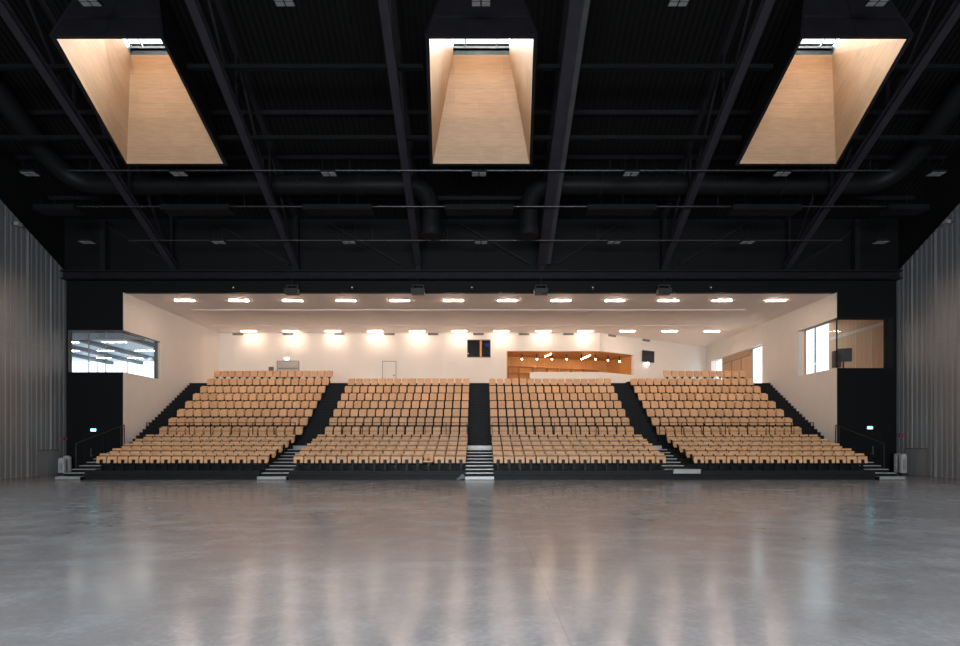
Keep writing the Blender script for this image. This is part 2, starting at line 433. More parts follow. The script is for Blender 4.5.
# pendants
pend = [(522, 41.3), (537, 41.3), (552, 41.3), (566.6, 41.3), (581.5, 41.3), (595.5, 41.35), (608, 41.85), (619.5, 42.5)]
for i, (px, D) in enumerate(pend):
    x = XY(px, D)
    lab = 'small black tube pendant lamp, %s from the left above the bar counter' % ORD[i]
    t = thing('pendant_lamp', (x, D, NZ1), lab, 'lamp', 'pendant lamps above the bar')
    MB().tube([(x, D, NZ1), (x, D, NZ1-.10)], .012, 6).build('cord', 'lamp_black', t)
    MB().tube([(x, D, NZ1-.10), (x, D, NZ1-.42)], .055, 10).build('lamp_shade', 'lamp_black', t, smooth=True)
    MB().sphere((x, D, NZ1-.47), .055).build('bulb', 'bar_bulb', t, smooth=True)
for i, (a, b_) in enumerate((((545, 42.55), (551, 41.25)), ((583, 43.5), (590, 41.95)))):
    p = (XY(a[0], a[1]), a[1], NZ1-.03); q = (XY(b_[0], b_[1]), b_[1], NZ1-.03)
    t = thing('linear_ceiling_light', p, 'slanting lit strip light on the wooden bar ceiling, %s one' % ('left' if i == 0 else 'right'), 'ceiling light', 'strip lights inside the bar niche')
    MB().bar(p, q, .16, .05).build('housing', 'lamp_grey', t)
    MB().bar((p[0], p[1], p[2]-.035), (q[0], q[1], q[2]-.035), .10, .02).build('diffuser', 'bar_strip', t)

# control window
struct(MB().box(WX0-.3, WX1+.3, YK+2.0, YK+2.1, WZ0-.5, WZ1+.5).box(WX0-.3, WX0-.2, YK+.25, YK+2.0, WZ0-.5, WZ1+.5).box(WX1+.2, WX1+.3, YK+.25, YK+2.0, WZ0-.5, WZ1+.5)
       .box(WX0-.3, WX1+.3, YK+.25, YK+2.1, WZ1+.5, WZ1+.6).box(WX0-.3, WX1+.3, YK+.25, YK+2.1, WZ0-.6, WZ0-.5).build('wall_control_room', 'dark_room'))
t = thing('window_1', ((WX0+WX1)/2, YK, WZ0), 'dark two-pane control room window with wooden mullion in the back wall', 'window'); struct(t)
xm = XY(480.8, YK)
MB().box(WX0, WX1, YK-.02, YK+.1, WZ0, WZ0+.05).box(WX0, WX1, YK-.02, YK+.1, WZ1-.06, WZ1).box(WX0, WX0+.05, YK-.02, YK+.1, WZ0, WZ1).box(WX1-.05, WX1, YK-.02, YK+.1, WZ0, WZ1).build('window_frame', 'line_dark', t)
MB().box(xm-.07, xm+.07, YK-.03, YK+.12, WZ0+.05, WZ1-.06).build('mullion', 'bar_wood', t)
MB().box(WX0+.05, xm-.07, YK+.04, YK+.06, WZ0+.05, WZ1-.06).build('pane', 'clear_glass', t)
MB().box(xm+.07, WX1-.05, YK+.04, YK+.06, WZ0+.05, WZ1-.06).build('pane', 'clear_glass', t)
x = XY(487.5, YK+1.7)
t = thing('control_monitor', (x, YK+1.4, WZ0-.45), 'small screen with a blue glow inside the dark control room window', 'monitor')
MB().box(x-.17, x+.17, YK+1.40, YK+1.44, ZY(346.5, YK+1.4), ZY(343.5, YK+1.4)).build('screen', 'blue_screen', t)
MB().box(x-.20, x+.20, YK+1.44, YK+1.5, ZY(347, YK+1.4), ZY(343, YK+1.4)).build('housing', 'lamp_black', t)
MB().box(x-.03, x+.03, YK+1.44, YK+1.5, WZ0-.49, ZY(347, YK+1.4)).build('stand', 'lamp_black', t)
# doors in back wall
def door(n, x0, x1, z0, z1, y, mat, lab, s=-1, frame='line_dark', handle=None):
    t = thing('door_%d' % n, ((x0+x1)/2, y, z0), lab, 'door'); struct(t)
    MB().box(x0, x1, y-.03, y+.02, z0, z1).build('door_leaf', mat, t)
    w = .035
    MB().box(x0-w, x0, y-.04, y+.02, z0, z1+w).box(x1, x1+w, y-.04, y+.02, z0, z1+w).box(x0, x1, y-.04, y+.02, z1, z1+w).build('door_frame', frame, t)
    if handle is not None:
        MB().box(handle-.03, handle+.03, y-.08, y-.03, z0+.98, z0+1.08).box(handle-.1, handle+.03, y-.09, y-.07, z0+1.05, z0+1.08).build('door_handle', 'pipe_metal', t)
    return t
t = door(1, XY(277.5, YK), XY(298.7, YK), ZF, ZY(361.3, YK), YK, 'door_grey', 'grey double door behind the upper left seats, under a lit exit sign')
MB().box(XY(278.5, YK), XY(297.7, YK), YK-.06, YK-.03, ZY(368.6, YK), ZY(368.6, YK)+.04).build('closer_rail', 'pipe_metal', t)
door(2, XY(382.7, YK), XY(395.8, YK), ZF, ZY(361.6, YK), YK, 'door_white', 'plain white flush door in the back wall left of centre', handle=XY(394.3, YK))
t = thing('wall_panel_box', (XY(271.4, YK), YK-.12, ZF+1), 'small grey box on the back wall left of the grey double door', 'box')
MB().box(XY(269.2, YK), XY(273.6, YK), YK-.12, YK-.001, ZF+1.2, ZY(367, YK)).build('housing', 'vent_grey', t)
MB().box(XY(269.6, YK), XY(273.2, YK), YK-.13, YK-.12, ZF+1.25, ZY(367.4, YK)).build('cover', 'line_dark', t)
# exit signs
def exit_sign(x, y, z, w, h, mat, lab, n=Vector((0, -1, 0))):
    t = thing('exit_sign', (x, y, z-h/2), lab, 'exit sign', 'lit exit signs')
    MB().box(x-w/2-.02, x+w/2+.02, y-.05, y, z-h/2-.02, z+h/2+.02).build('housing', 'lamp_grey', t)
    MB().box(x-w/2, x+w/2, y-.065, y-.05, z-h/2, z+h/2).build('lit_panel', mat, t)
exit_sign(XY(94, YB), YB, ZY(430, YB), .28, .13, 'exit_glow', 'glowing cyan exit sign on the black wall at lower left')
exit_sign(XY(869.3, YB), YB, ZY(427.7, YB), .28, .13, 'exit_glow', 'glowing cyan exit sign on the black wall at lower right')
exit_sign(XY(287, YK), YK, ZY(358.8, YK), .36, .18, 'exit_white', 'glowing exit sign above the grey door on the back wall')
# black doors
t = door(3, XY(85, YB), XY(104, YB), 0, 2.2, YB, 'black_wall', 'black door under the left exit sign', frame='stand_dark')
MB().tube([(XY(92, YB), YB-.07, ZY(448, YB)), (XY(92, YB), YB-.07, ZY(457, YB))], .02, 8).box(XY(92, YB)-.02, XY(92, YB)+.14, YB-.08, YB-.03, ZY(455.5, YB)-.02, ZY(455.5, YB)+.02).build('door_handle', 'pipe_metal', t)
t = door(4, XY(858, YB), XY(880, YB), 0, 2.2, YB, 'black_wall', 'black door under the right exit sign', frame='stand_dark')
MB().tube([(XY(872, YB), YB-.07, ZY(446, YB)), (XY(872, YB), YB-.07, ZY(455, YB))], .02, 8).box(XY(872, YB)-.14, XY(872, YB)+.02, YB-.08, YB-.03, ZY(453.5, YB)-.02, ZY(453.5, YB)+.02).build('door_handle', 'pipe_metal', t)

# wall hatches in the cladding
for i, (x, s, px0, px1, py) in enumerate(((XL, 1, 37, 57.5, 450.5), (XR, -1, 906.6, 927, 449))):
    ya, yb = FPX*abs(x)/abs(px1-480), FPX*abs(x)/abs(px0-480); y0, y1 = min(ya, yb), max(ya, yb); z1 = ZY(py, (y0+y1)/2)
    t = thing('door_%d' % (5+i), (x, (y0+y1)/2, 0), 'low grey hatch in the corrugated %s wall' % ('left' if i == 0 else 'right'), 'hatch'); struct(t)
    mb = MB(); mb.box(x, x+s*.05, y0-.03, y0, 0, z1); mb.box(x, x+s*.05, y1, y1+.03, 0, z1); mb.box(x, x+s*.07, y0-.05, y1+.05, z1, z1+.05); mb.build('door_frame', 'line_dark', t)
    mb = MB(); mb.box(x, x+s*.035, y0, y1, 0.02, z1); mb.build('door_leaf', 'cladding', t)
# fire alarm points
for side, x, s, spots in (('left', XL, 1, ((60.5, 438.5, 'nearer'), (64.2, 438.5, 'farther'))), ('right', XR, -1, ((903, 435.5, 'nearer'), (900, 435.5, 'farther')))):
    for px, py, w in spots:
        D = FPX*abs(x)/abs(px-480); z = ZY(py, D)
        t = thing('alarm_call_point', (x, D, z-.08), 'small red alarm box on the grey %s wall, the %s of its pair' % (side, w), 'alarm', 'red alarm boxes on the side walls')
        MB().box(x+s*.045, x+s*.13, D-.06, D+.06, z-.08, z+.08).build('housing', 'red_plastic', t)
        MB().box(x+s*.13, x+s*.135, D-.03, D+.03, z-.03, z+.03).build('button', 'door_grey', t)
        MB().box(x-s*.02, x+s*.045, D-.05, D+.05, z-.06, z+.06).build('back_plate', 'line_dark', t)

# pale round-topped stands
def stand(px0, px1, pytop, D, lab):
    x0, x1 = XY(px0, D), XY(px1, D); zt = ZY(pytop, D)
    t = thing('round_topped_stand', ((x0+x1)/2, D, 0), lab, 'stand', 'pale round-topped stands near the side doors')
    r = (x1-x0)/2; c = (x0+x1)/2
    prof = [(x0, .12), (x1, .12)]+[(c+r*math.cos(a), zt-r*.75+r*.75*math.sin(a)) for a in [PI*k/10 for k in range(11)]]
    MB().prism(prof, 'y', D-.09, D+.09).build('body', 'pale_fabric', t, bevel=.02)
    MB().box(x0-.02, x1+.02, D-.16, D+.16, 0, .12).build('foot', 'lamp_black', t, bevel=.01)
    MB().box(x0+r*.5, x1-r*.5, D-.115, D-.09, .25, zt-.28).build('label_panel', 'lamp_grey', t)
stand(59.3, 65.3, 457.8, 28.6, 'pale grey round-topped stand by the left alarm boxes, the left shorter one')
stand(64.3, 70.3, 455.6, 29.0, 'pale grey round-topped stand beside the left side steps, the taller one')
stand(895.0, 900.2, 453.2, 28.9, 'pale grey round-topped stand by the right side steps, left one of two')
stand(900.3, 905.6, 453.6, 28.4, 'pale grey round-topped stand under the right alarm boxes, right one of two')

# ------------------------------------------------------------------ corner windows and their rooms
zl0, zl1 = RW['lz0'], RW['lz1']
t = thing('window_2', (-21.4, YB, zl0), 'left corner window into a bright room with strip lights', 'window'); struct(t)
MB().box(RW['lx0'], -GX-.0, YB+.02, YB+.04, zl0, zl1).build('pane', 'clear_glass', t)
MB().box(-GX-.04, -GX-.02, YB+.04, yl, zl0, zl1).build('pane', 'clear_glass', t)
MB().box(RW['lx0'], RW['lx0']+.05, YB-.02, YB+.2, zl0, zl1).box(RW['lx0'], -GX, YB-.015, YB+.1, zl1-.04, zl1).box(-GX-.1, -GX+.01, YB, yl, zl1-.05, zl1).build('window_frame', 'line_dark', t)
MB().box(-GX-.14, -GX+.02, yl-.02, yl+.07, zl0-.05, zl1+.03).box(-GX-.14, -GX+.02, YB, yl, zl0-.06, zl0).build('window_sill', 'counter_cream', t)
MB().box(-GX-.22, -GX-.14, yl-.28, yl, zl0, zl1).build('side_post', 'room_beam', t)
for px in (88.5, 105.5):
    MB().box(XY(px, YB)-.012, XY(px, YB)+.012, YB+.0, YB+.06, zl0, zl1).build('glazing_joint', 'lamp_grey', t)
# left room
LC = E+6.5; lf = 5.3; LX = -33.0; LY = 42.6
mb = MB(); mb.box(LX, -GX-tw, YB+.25, LY, lf-.2, lf); struct(mb.build('floor_left_room', 'room_white'))
mb = MB(); mb.box(LX, -GX-tw, YB+.25, LY, LC, LC+.2); struct(mb.build('ceiling_left_room', 'room_white'))
mb = MB(); mb.box(LX, XL-.36, YB+.05, YB+.25, lf, LC); mb.box(-GX-tw-.04, -GX-tw-.001, yl, LY, lf, LC)
mb.box(LX, -GX-tw, LY, LY+.2, lf, lf+1.0); mb.box(LX-.2, LX, YB, LY, lf, lf+1); struct(mb.build('wall_left_room', 'room_white'))
t = thing('window_3', (-27, LY, lf+1), 'wide bright glazing at the far end of the left side room', 'window'); struct(t)
MB().box(LX, -GX-tw, LY+.05, LY+.07, lf+1, LC).build('pane', 'clear_glass', t)
for x in (-31, -28.6, -26.2, -23.8, -21.4): MB().box(x-.03, x+.03, LY, LY+.12, lf+1, LC).build('mullion', 'room_white', t)
for i, x in enumerate((-21.6, -25.05, -27.4, -29.8)):
    tag(bx(x-.16, x+.16, YB+.3, LY-.02, LC-.24, LC-.001).build('ceiling_beam', 'room_beam'), 'dark ceiling beam in the left side room, %s from the right' % ORD[i], 'beam', 'ceiling beams of the left side room')
tag(bx(LX, -GX-.3, YB+.3, YB+2.4, LC-.30, LC-.245).build('ceiling_panel', 'room_beam'), 'dark ceiling band just inside the left corner window', 'ceiling panel')
for j, D in enumerate((33.9, 37.1, 40.3)):
    for i, x in enumerate((-23.55, -26.2, -28.6)):
        t = thing('linear_ceiling_light', (x, D, LC), 'lit strip light on the left side room ceiling, %s row, %s from right' % (('nearest', 'middle', 'farthest')[j], ORD[i]), 'ceiling light', 'strip lights of the left side room')
        MB().box(x-.78, x+.78, D-.11, D+.11, LC-.06, LC-.001).build('housing', 'lamp_grey', t)
        MB().box(x-.74, x+.74, D-.09, D+.09, LC-.075, LC-.06).build('diffuser', 'room_strip', t)
# right corner window
zr0, zr1 = RW['rz0'], RW['rz1']
t = thing('window_4', (21.4, YB, zr0), 'right corner window into a wood-panelled room', 'window'); struct(t)
MB().box(GX+.0, RW['rx1'], YB+.02, YB+.04, zr0, zr1).build('pane', 'clear_glass', t)
MB().box(GX+.40, GX+.42, YB+.04, yr_, zr0, zr1).build('pane', 'clear_glass', t)
MB().box(GX-.0, GX+.05, YB+.0, YB+.06, zr0, zr1).build('corner_post', 'rail_black', t)
MB().box(RW['rx1'], RW['rx1']+.35, YB-.02, YB+.0, zr0, zr1).box(GX, RW['rx1'], YB-.02, YB+.1, zr1-.1, zr1).build('window_frame', 'stand_dark', t)
MB().box(GX+.38, GX+.46, yr_-.12, yr_, zr0, zr1).build('side_post', 'room_wood', t)
# right room
RX = 24.0; RC = E+8.2; RY = 36.0; rf = 5.3
struct(bx(GX+tr, RX+.3, YB+.25, RY, rf-.2, rf).build('floor_right_room', 'room_wood'))
struct(bx(GX+tr, RX+.3, YB+.25, RY, RC, RC+.2).build('ceiling_right_room', 'room_wood'))
mb = MB(); mb.box(RX, RX+.2, YB+.25, RY+.2, rf, RC); mb.box(RX-.5, RX, YB+.26, YB+.3, rf, RC)
mb.box(GX+tr, 22.1, RY, RY+.2, rf, RC); mb.box(22.1, RX, RY, RY+.2, rf, rf+.6)
struct(mb.build('wall_right_room', 'room_wood'))
struct(bx(RX-.03, RX-.001, YB+.3, RY, E+6.95, E+7.15).build('trim_5', 'counter_cream'))
for n_, px in ((6, 855.5), (7, 871.5)):
    D = FPX*(RX-.02)/(px-480)
    struct(bx(RX-.02, RX-.001, D-.025, D+.025, rf, E+6.9).build('trim_%d' % n_, 'counter_cream'))
t = thing('window_5', (23, RY, rf+.6), 'bright full-height window at the end of the wood-panelled right room', 'window'); struct(t)
MB().box(22.1, RX, RY+.08, RY+.1, rf+.6, RC).build('pane', 'clear_glass', t)
MB().box(22.95, 23.0, RY, RY+.12, rf+.6, RC).build('mullion', 'lamp_grey', t)
# monitor and lectern column in the right room
D = 31.6; x = XY(845, D); z = ZY(355, D)
t = thing('monitor_on_stand', (x, D+.15, rf), 'dark monitor on a stand inside the wood-panelled right room', 'monitor')
mb = MB(); c = Vector((x, D)); d = Vector((.93, -.36)); n_ = Vector((.36, .93))
a = [c-d*.36, c+d*.36, c+d*.36+n_*.08, c-d*.36+n_*.08]
mb.hexa([(p.x, p.y, z-.40) for p in a], [(p.x, p.y, z+.40) for p in a]); mb.build('screen', 'steel_grey', t)
MB().tube([(x, D+.15, rf+.05), (x, D+.15, z)], .045, 8).build('pole', 'rail_black', t)
MB().tube([(x, D+.15, rf), (x, D+.15, rf+.05)], .3, 16).build('base', 'rail_black', t)
D = 31.0; x = XY(836.6, D); z1 = ZY(351, D)
t = thing('loudspeaker_column', (x, D, rf), 'grey loudspeaker column left of the monitor in the right corner window', 'loudspeaker')
MB().box(x-.20, x+.20, D-.14, D+.14, ZY(367.5, D), z1).build('cabinet', 'steel_grey', t, bevel=.02)
MB().tube([(x, D, rf), (x, D, ZY(367.5, D))], .05, 8).build('pole', 'rail_black', t)
MB().tube([(x, D, rf), (x, D, rf+.04)], .26, 14).build('base', 'rail_black', t)

# right recess opening: doors to outside
SX = GX+.36
t = thing('door_7', (SX, 38.7, ZF), 'bright glass door at the right end of the foyer, next to the wood panelling', 'door'); struct(t)
MB().box(SX, SX+.02, 37.3, 39.3, ZF, OZ1).build('pane', 'clear_glass', t)
MB().box(SX-.02, SX+.05, 37.3, 37.36, ZF, OZ1).box(SX-.02, SX+.05, 39.28, 39.34, ZF, OZ1).box(SX-.02, SX+.05, 37.36, 39.28, OZ1-.06, OZ1).build('door_frame', 'teal_frame', t)
t = thing('window_6', (SX, 44.8, ZF), 'pale glass door at the far corner beyond the wood panelling', 'window'); struct(t)
MB().box(SX, SX+.02, 44.2, 46.3, ZF, OZ1).build('pane', 'clear_glass', t)
MB().box(SX-.03, SX+.05, 44.12, 44.2, ZF, OZ1).build('window_frame', 'panel_wood', t)
t = thing('folding_wall_panel', (SX, 41.7, ZF), 'pinkish wood panelled sliding wall in the opening at the right of the foyer', 'panel')
for y0, y1 in ((39.36, 40.95), (40.99, 42.5), (42.54, 44.1)):
    MB().box(SX, SX+.06, y0, y1, ZF+.01, ZY(359, 41.5)).build('panel', 'panel_wood', t)
MB().box(SX, SX+.06, 39.36, 44.1, ZY(359, 41.5)+.03, OZ1).build('fascia', 'panel_wood', t)
for y0 in (40.97, 42.52): MB().box(SX-.02, SX+.05, y0-.02, y0+.02, ZF+.01, ZY(359, 41.5)).build('edge_strip', 'line_dark', t)
mb = MB()
for k in range(10): y0 = 39.5+k*.46; mb.box(SX-.05, SX-.01, y0, y0+.3, ZY(359, 41.5), ZY(359, 41.5)+.04)
mb.build('track', 'lamp_grey', t)
MB().box(SX-.04, SX-.0, 39.4, 44.1, ZY(359, 41.5)-.015, ZY(359, 41.5)-.001).build('track_shadow_gap', 'line_dark', t)

# TV with globe lamp on the diagonal wall
k = (647.2-480)/FPX; s_ = (k*K.y-K.x)/(dq.x-k*dq.y); c = K+dq*s_; n_ = Vector((dq.y, -dq.x))
D = c.y; z = ZY(356.4, D)
t = thing('wall_monitor', (c.x, c.y, z), 'black wall screen tilted forward on the slanting back wall right of the bar', 'monitor')
mb = MB(); a0 = c-dq*.68+n_*.12; a1 = c+dq*.68+n_*.12
mb.hexa([(a0.x, a0.y, z-.48), (a1.x, a1.y, z-.48), ((a1-n_*.06).x, (a1-n_*.06).y, z-.48), ((a0-n_*.06).x, (a0-n_*.06).y, z-.48)],
        [((a0+n_*.03).x, (a0+n_*.03).y, z+.44), ((a1+n_*.03).x, (a1+n_*.03).y, z+.44), ((a1-n_*.02).x, (a1-n_*.02).y, z+.44), ((a0-n_*.02).x, (a0-n_*.02).y, z+.44)])
mb.build('screen', 'lamp_black', t)
MB().bar((c.x, c.y, z), ((c+n_*.12).x, (c+n_*.12).y, z), .12, .12).build('bracket', 'lamp_black', t)
c2 = c-dq*.12
t = thing('globe_wall_lamp', (c2.x, c2.y, ZY(364, D)), 'small white glowing globe lamp below the black wall screen', 'lamp')
g = c2+n_*.16
MB().sphere((g.x, g.y, ZY(364, D)), .12).build('globe', 'exit_white', t, smooth=True)
MB().bar((c2.x, c2.y, ZY(364, D)), ((c2+n_*.06).x, (c2+n_*.06).y, ZY(364, D)), .14, .14).build('bracket', 'lamp_grey', t)

# vents at the top of back wall
vents = [238, 288, 339.5, 389.5, 433, 478.5, 524, 568.5, 612, 646]
for i, px in enumerate(vents):
    kk = (px-480)/FPX; diag = px > 600
    if diag:
        s_ = (kk*K.y-K.x)/(dq.x-kk*dq.y); c = K+dq*s_; d = dq; n_ = Vector((dq.y, -dq.x))
    else: c = Vector((XY(px, YK), YK)); d = Vector((1, 0)); n_ = Vector((0, -1))
    zt = ZC-.04; zb = ZC-.20
    t = thing('wall_vent', (c.x, c.y, zb), 'flat grey air grille high on the back wall, %s from the left' % ORD[i], 'vent', 'air grilles along the top of the back wall')
    def slab(mb, h0, h1, t0, t1, w):
        a = [c-d*w+n_*t0, c+d*w+n_*t0, c+d*w+n_*t1, c-d*w+n_*t1]
        mb.hexa([(p.x, p.y, h0) for p in a], [(p.x, p.y, h1) for p in a]); return mb
    slab(MB(), zb, zt, 0, .03, .40).build('frame', 'vent_grey', t)
    mb = MB()
    for q in range(3): slab(mb, zb+.02+q*.045, zb+.04+q*.045, .03, .05, .38)
    mb.build('louvre', 'line_dark', t)

# linear ceiling lights in recess
xs = [-17.43+3.17*k for k in range(12)]
for j, D in enumerate((31.05, 39.62)):
    for i in range(12):
        x = (i-5.5)*3.17+.02
        t = thing('linear_ceiling_light', (x, D, ZC), 'warm lit strip light in the %s row of the recess ceiling, %s from the left' % (('front', 'rear')[j], ORD[i]), 'ceiling light', 'warm strip lights in the recess ceiling')
        MB().box(x-.60, x+.60, D-.11, D+.11, ZC-.03, ZC-.001).build('housing', 'lamp_grey', t)
        MB().box(x-.56, x+.56, D-.06, D+.06, ZC-.06, ZC-.03).build('diffuser', ('warm_strip', 'rear_strip')[j], t)

# ------------------------------------------------------------------ grandstand
DR = [25.45+.886*r for r in range(5)]+[30.35+.886*r for r in range(8)]
PZs = [.42, .655, .90, 1.145, 1.39, 1.87, 2.437, 3.004, 3.571, 4.138, 4.705, 5.31, 5.96]
BL = [(-18.60, -10.25), (-9.06, -.66), (.62, 9.03), (10.34, 18.80)]
DECK = [(-18.78, -10.5), (-9.1, -.71), (.67, 9.0), (10.2, 18.78)]
BN = ['leftmost block', 'block left of the central aisle', 'block right of the central aisle', 'rightmost block']
for bi, (x0, x1) in enumerate(DECK):
    t = thing('seating_platform', ((x0+x1)/2, 25, 0), 'black tiered platform carrying the seats of the %s' % BN[bi], 'platform', 'tiered seating platforms')
    for r in range(13):
        if r == 12 and bi in (1, 2): continue
        y0 = DR[r]-.30; y1 = (DR[r+1]-.30) if r < 12 else 36.89
        if r == 0: y0 = 25.1
        if r == 11 and bi in (1, 2): y1 = 36.3
        MB().box(x0, x1, y0, y1-.001, 0 if r < 6 else PZs[r]-1.2, PZs[r]).build('tier', 'stand_black', t)
    if bi in (1, 2): MB().box(x0, x1, 36.3, 36.9, 4.8, ZF).build('tier', 'stand_black', t)
    fx0, fx1 = x0, x1
    if bi == 2: fx1 = 10.2
    MB().box(fx0, fx1, 25.0, 25.1, .20, .43).build('front_panel', 'stand_dark', t)
    MB().box(fx0, fx1, 24.98, 25.1, 0, .185).build('skirting', 'stand_dark', t)
# aisle stairs
AIS = [(-19.97, -18.80, 'outermost left aisle'), (-10.48, -9.12, 'left inner aisle'), (-.70, .66, 'central aisle'), (9.02, 10.18, 'right inner aisle'), (18.80, 19.97, 'outermost right aisle')]
for ai, (x0, x1, nm) in enumerate(AIS):
    t = thing('aisle_staircase', ((x0+x1)/2, 24.8, 0), 'black stepped stair with metal nosings in the %s' % nm, 'staircase', 'aisle staircases of the grandstand')
    ux0, ux1 = (max(x0, -19.97), min(x1, 19.97))
    for k_ in range(1, 10):
        if ai == 3 and k_ <= 2: continue
        y0 = 24.72+.49*(k_-1); y1 = y0+.49 if k_ < 9 else 29.46
        st = MB().box(x0, x1, y0+.03, y1-.001+.03, 0, .154*k_-.02).build('step', 'stand_black', t)
        h = .13 if k_ == 1 else .036
        MB().box(x0, x1, y0, y0+.42, .154*k_-h, .154*k_).build('nosing', 'aluminium', st)
    st = MB().box(ux0, ux1, 29.50, 29.95, 0, 1.56).build('step', 'stand_black', t)
    if ai in (1, 2, 3): MB().box(ux0, ux1, 29.46, 29.60, 1.39, 1.58).build('nosing', 'aluminium', st)
    ns = 22; rz = (ZF-1.58)/ns; ty = (36.45-29.95)/ns
    for k_ in range(ns):
        y0 = 29.95+ty*k_; z = 1.58+rz*(k_+1)
        y1 = y0+ty if k_ < ns-1 else 36.9
        st = MB().box(ux0, ux1, y0, y1-.001, max(0, z-1.3), z-.02).build('step', 'stand_black', t)
        MB().box(ux0, ux1, y0-.015, y0+ty-.02, z-.03, z).build('tread', 'stand_dark', st)
# loose step at right inner aisle and sandbag
t = thing('step_unit', (9.8, 24.9, .29), 'silver loose step unit set on the platform front at the right inner aisle', 'step')
MB().box(9.17, 10.46, 24.90, 25.40, .435, .49).build('tread', 'aluminium', t)
MB().box(9.17, 10.46, 24.93, 24.975, .29, .435).build('riser', 'aluminium', t)
x = XY(461.5, 24.6)
mb = MB(); pts = [(x-.22, 24.75, .04), (x-.12, 24.72, .07), (x, 24.7, .13), (x+.09, 24.72, .17), (x+.14, 24.75, .2)]
mb.tube(pts, [.03, .06, .11, .13, .06], 10)
tag(mb.build('grey_bag', 'sandbag_grey', smooth=True), 'crumpled grey bag on the floor left of the central steps', 'bag')

# seats
def seat_meshes(openseat=False, full=False):
    back = MB()
    # slightly curved backrest from three slats
    w = .42 if full else .455
    for i in range(3):
        xa = -w/2+w*i/3; xb = -w/2+w*(i+1)/3; ya = .11+(.018 if i != 1 else .022)-.0
        back.hexa([(xa, ya, .42), (xb, ya, .42), (xb, ya+.025, .42), (xa, ya+.025, .42)],
                  [(xa, ya+.12, .81), (xb, ya+.12, .81), (xb, ya+.15, .81), (xa, ya+.15, .81)])
    pan = MB()
    def slab(xa, xb, z0, z1):
        f = lambda z: .0+.04*(z-.345)/.385
        pan.hexa([(xa, f(z0), z0), (xb, f(z0), z0), (xb, f(z0)+.045, z0), (xa, f(z0)+.045, z0)],
                 [(xa, f(z1), z1), (xb, f(z1), z1), (xb, f(z1)+.045, z1), (xa, f(z1)+.045, z1)])
    if openseat:
        pan.box(-w/2, w/2, -.28, .10, .40, .465)
    elif full:
        slab(-w/2, w/2, .345, .735)
    else:
        slab(-w/2, -.085, .345, .52); slab(.085, w/2, .345, .52); slab(-w/2, w/2, .52, .67)
    ped = MB()
    ped.box(-.045, .045, .03, .12, .012, .36)
    if not full: ped.box(-.08, .08, .012, .09, .34, .515)
    else: ped.box(-.10, .10, .02, .12, .30, .344)
    ped.box(-.10, .10, .0, .18, 0, .012)
    arm = MB()
    arm.box(-.02, .02, .10, .16, .36, .60)
    if not full: arm.box(-w/2, w/2, .075, .15, .64, .705)  # black strip stands in for the shaded gap above the folded pan
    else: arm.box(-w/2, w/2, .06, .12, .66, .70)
    return back, pan, ped, arm
def mesh_of(mb, name, mat):
    me = bpy.data.meshes.new(name); me.from_pydata(mb.v, [], mb.f); me.materials.append(M[mat]); return me
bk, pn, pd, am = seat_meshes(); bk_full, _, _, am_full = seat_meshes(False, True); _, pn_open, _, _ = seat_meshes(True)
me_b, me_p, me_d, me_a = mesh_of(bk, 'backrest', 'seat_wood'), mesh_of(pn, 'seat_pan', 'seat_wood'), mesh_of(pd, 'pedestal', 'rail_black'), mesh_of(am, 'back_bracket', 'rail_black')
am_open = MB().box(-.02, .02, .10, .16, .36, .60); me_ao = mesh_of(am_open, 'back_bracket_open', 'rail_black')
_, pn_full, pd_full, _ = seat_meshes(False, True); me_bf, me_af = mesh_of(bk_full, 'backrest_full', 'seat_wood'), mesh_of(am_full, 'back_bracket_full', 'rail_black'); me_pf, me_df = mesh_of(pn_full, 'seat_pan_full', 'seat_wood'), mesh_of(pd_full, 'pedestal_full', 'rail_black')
me_po = mesh_of(pn_open, 'seat_pan_open', 'seat_wood')
rowname = {0: 'front row', 1: 'second row', 5: 'sixth row', 6: 'seventh row', 7: 'eighth row'}
rest = []
PITCH = (BL[0][1]-BL[0][0])/16
BU = [(-18.56, -10.24), (-9.0, -.68), (.58, 8.93), (10.2, 18.62)]
for r in range(13):
    for bi in range(4):
        x0, xend = (BL if r < 5 else BU)[bi]
        if r == 12 and bi in (1, 2): continue
        cols = range(16)
        if r == 12 and bi == 3: cols = range(11)
        xo = 0
        if r == 12 and bi == 3: xo = XY(664, DR[12]+.05)-BU[3][0]-.04
        for c_ in cols:
            x = x0+(xend-x0)/16*(c_+.5)+xo; y = DR[r]; z = PZs[r]
            single = r in (0, 1, 5, 6) or (r == 7 and (bi in (1, 2) or (bi == 0 and c_ >= 10) or (bi == 3 and c_ < 6)))
            if not single: rest.append((x, y, z, r)); continue
            is_open = (r == 0 and bi == 1 and c_ == 12)
            if is_open: lab = 'beech seat folded down open, the only lowered one in the front row'
            else: lab = 'folded beech seat, %s from left, %s, %s' % (ORD[c_], rowname[r], BN[bi])
            t = thing('folding_seat', (x, y, z), lab, 'seat', 'folding wooden seats of the grandstand')
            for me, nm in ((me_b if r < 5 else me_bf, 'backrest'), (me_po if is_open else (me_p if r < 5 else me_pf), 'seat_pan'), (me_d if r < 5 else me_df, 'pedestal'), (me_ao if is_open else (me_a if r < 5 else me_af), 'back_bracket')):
                o = bpy.data.objects.new(nm, me); COL.objects.link(o); o.parent = t
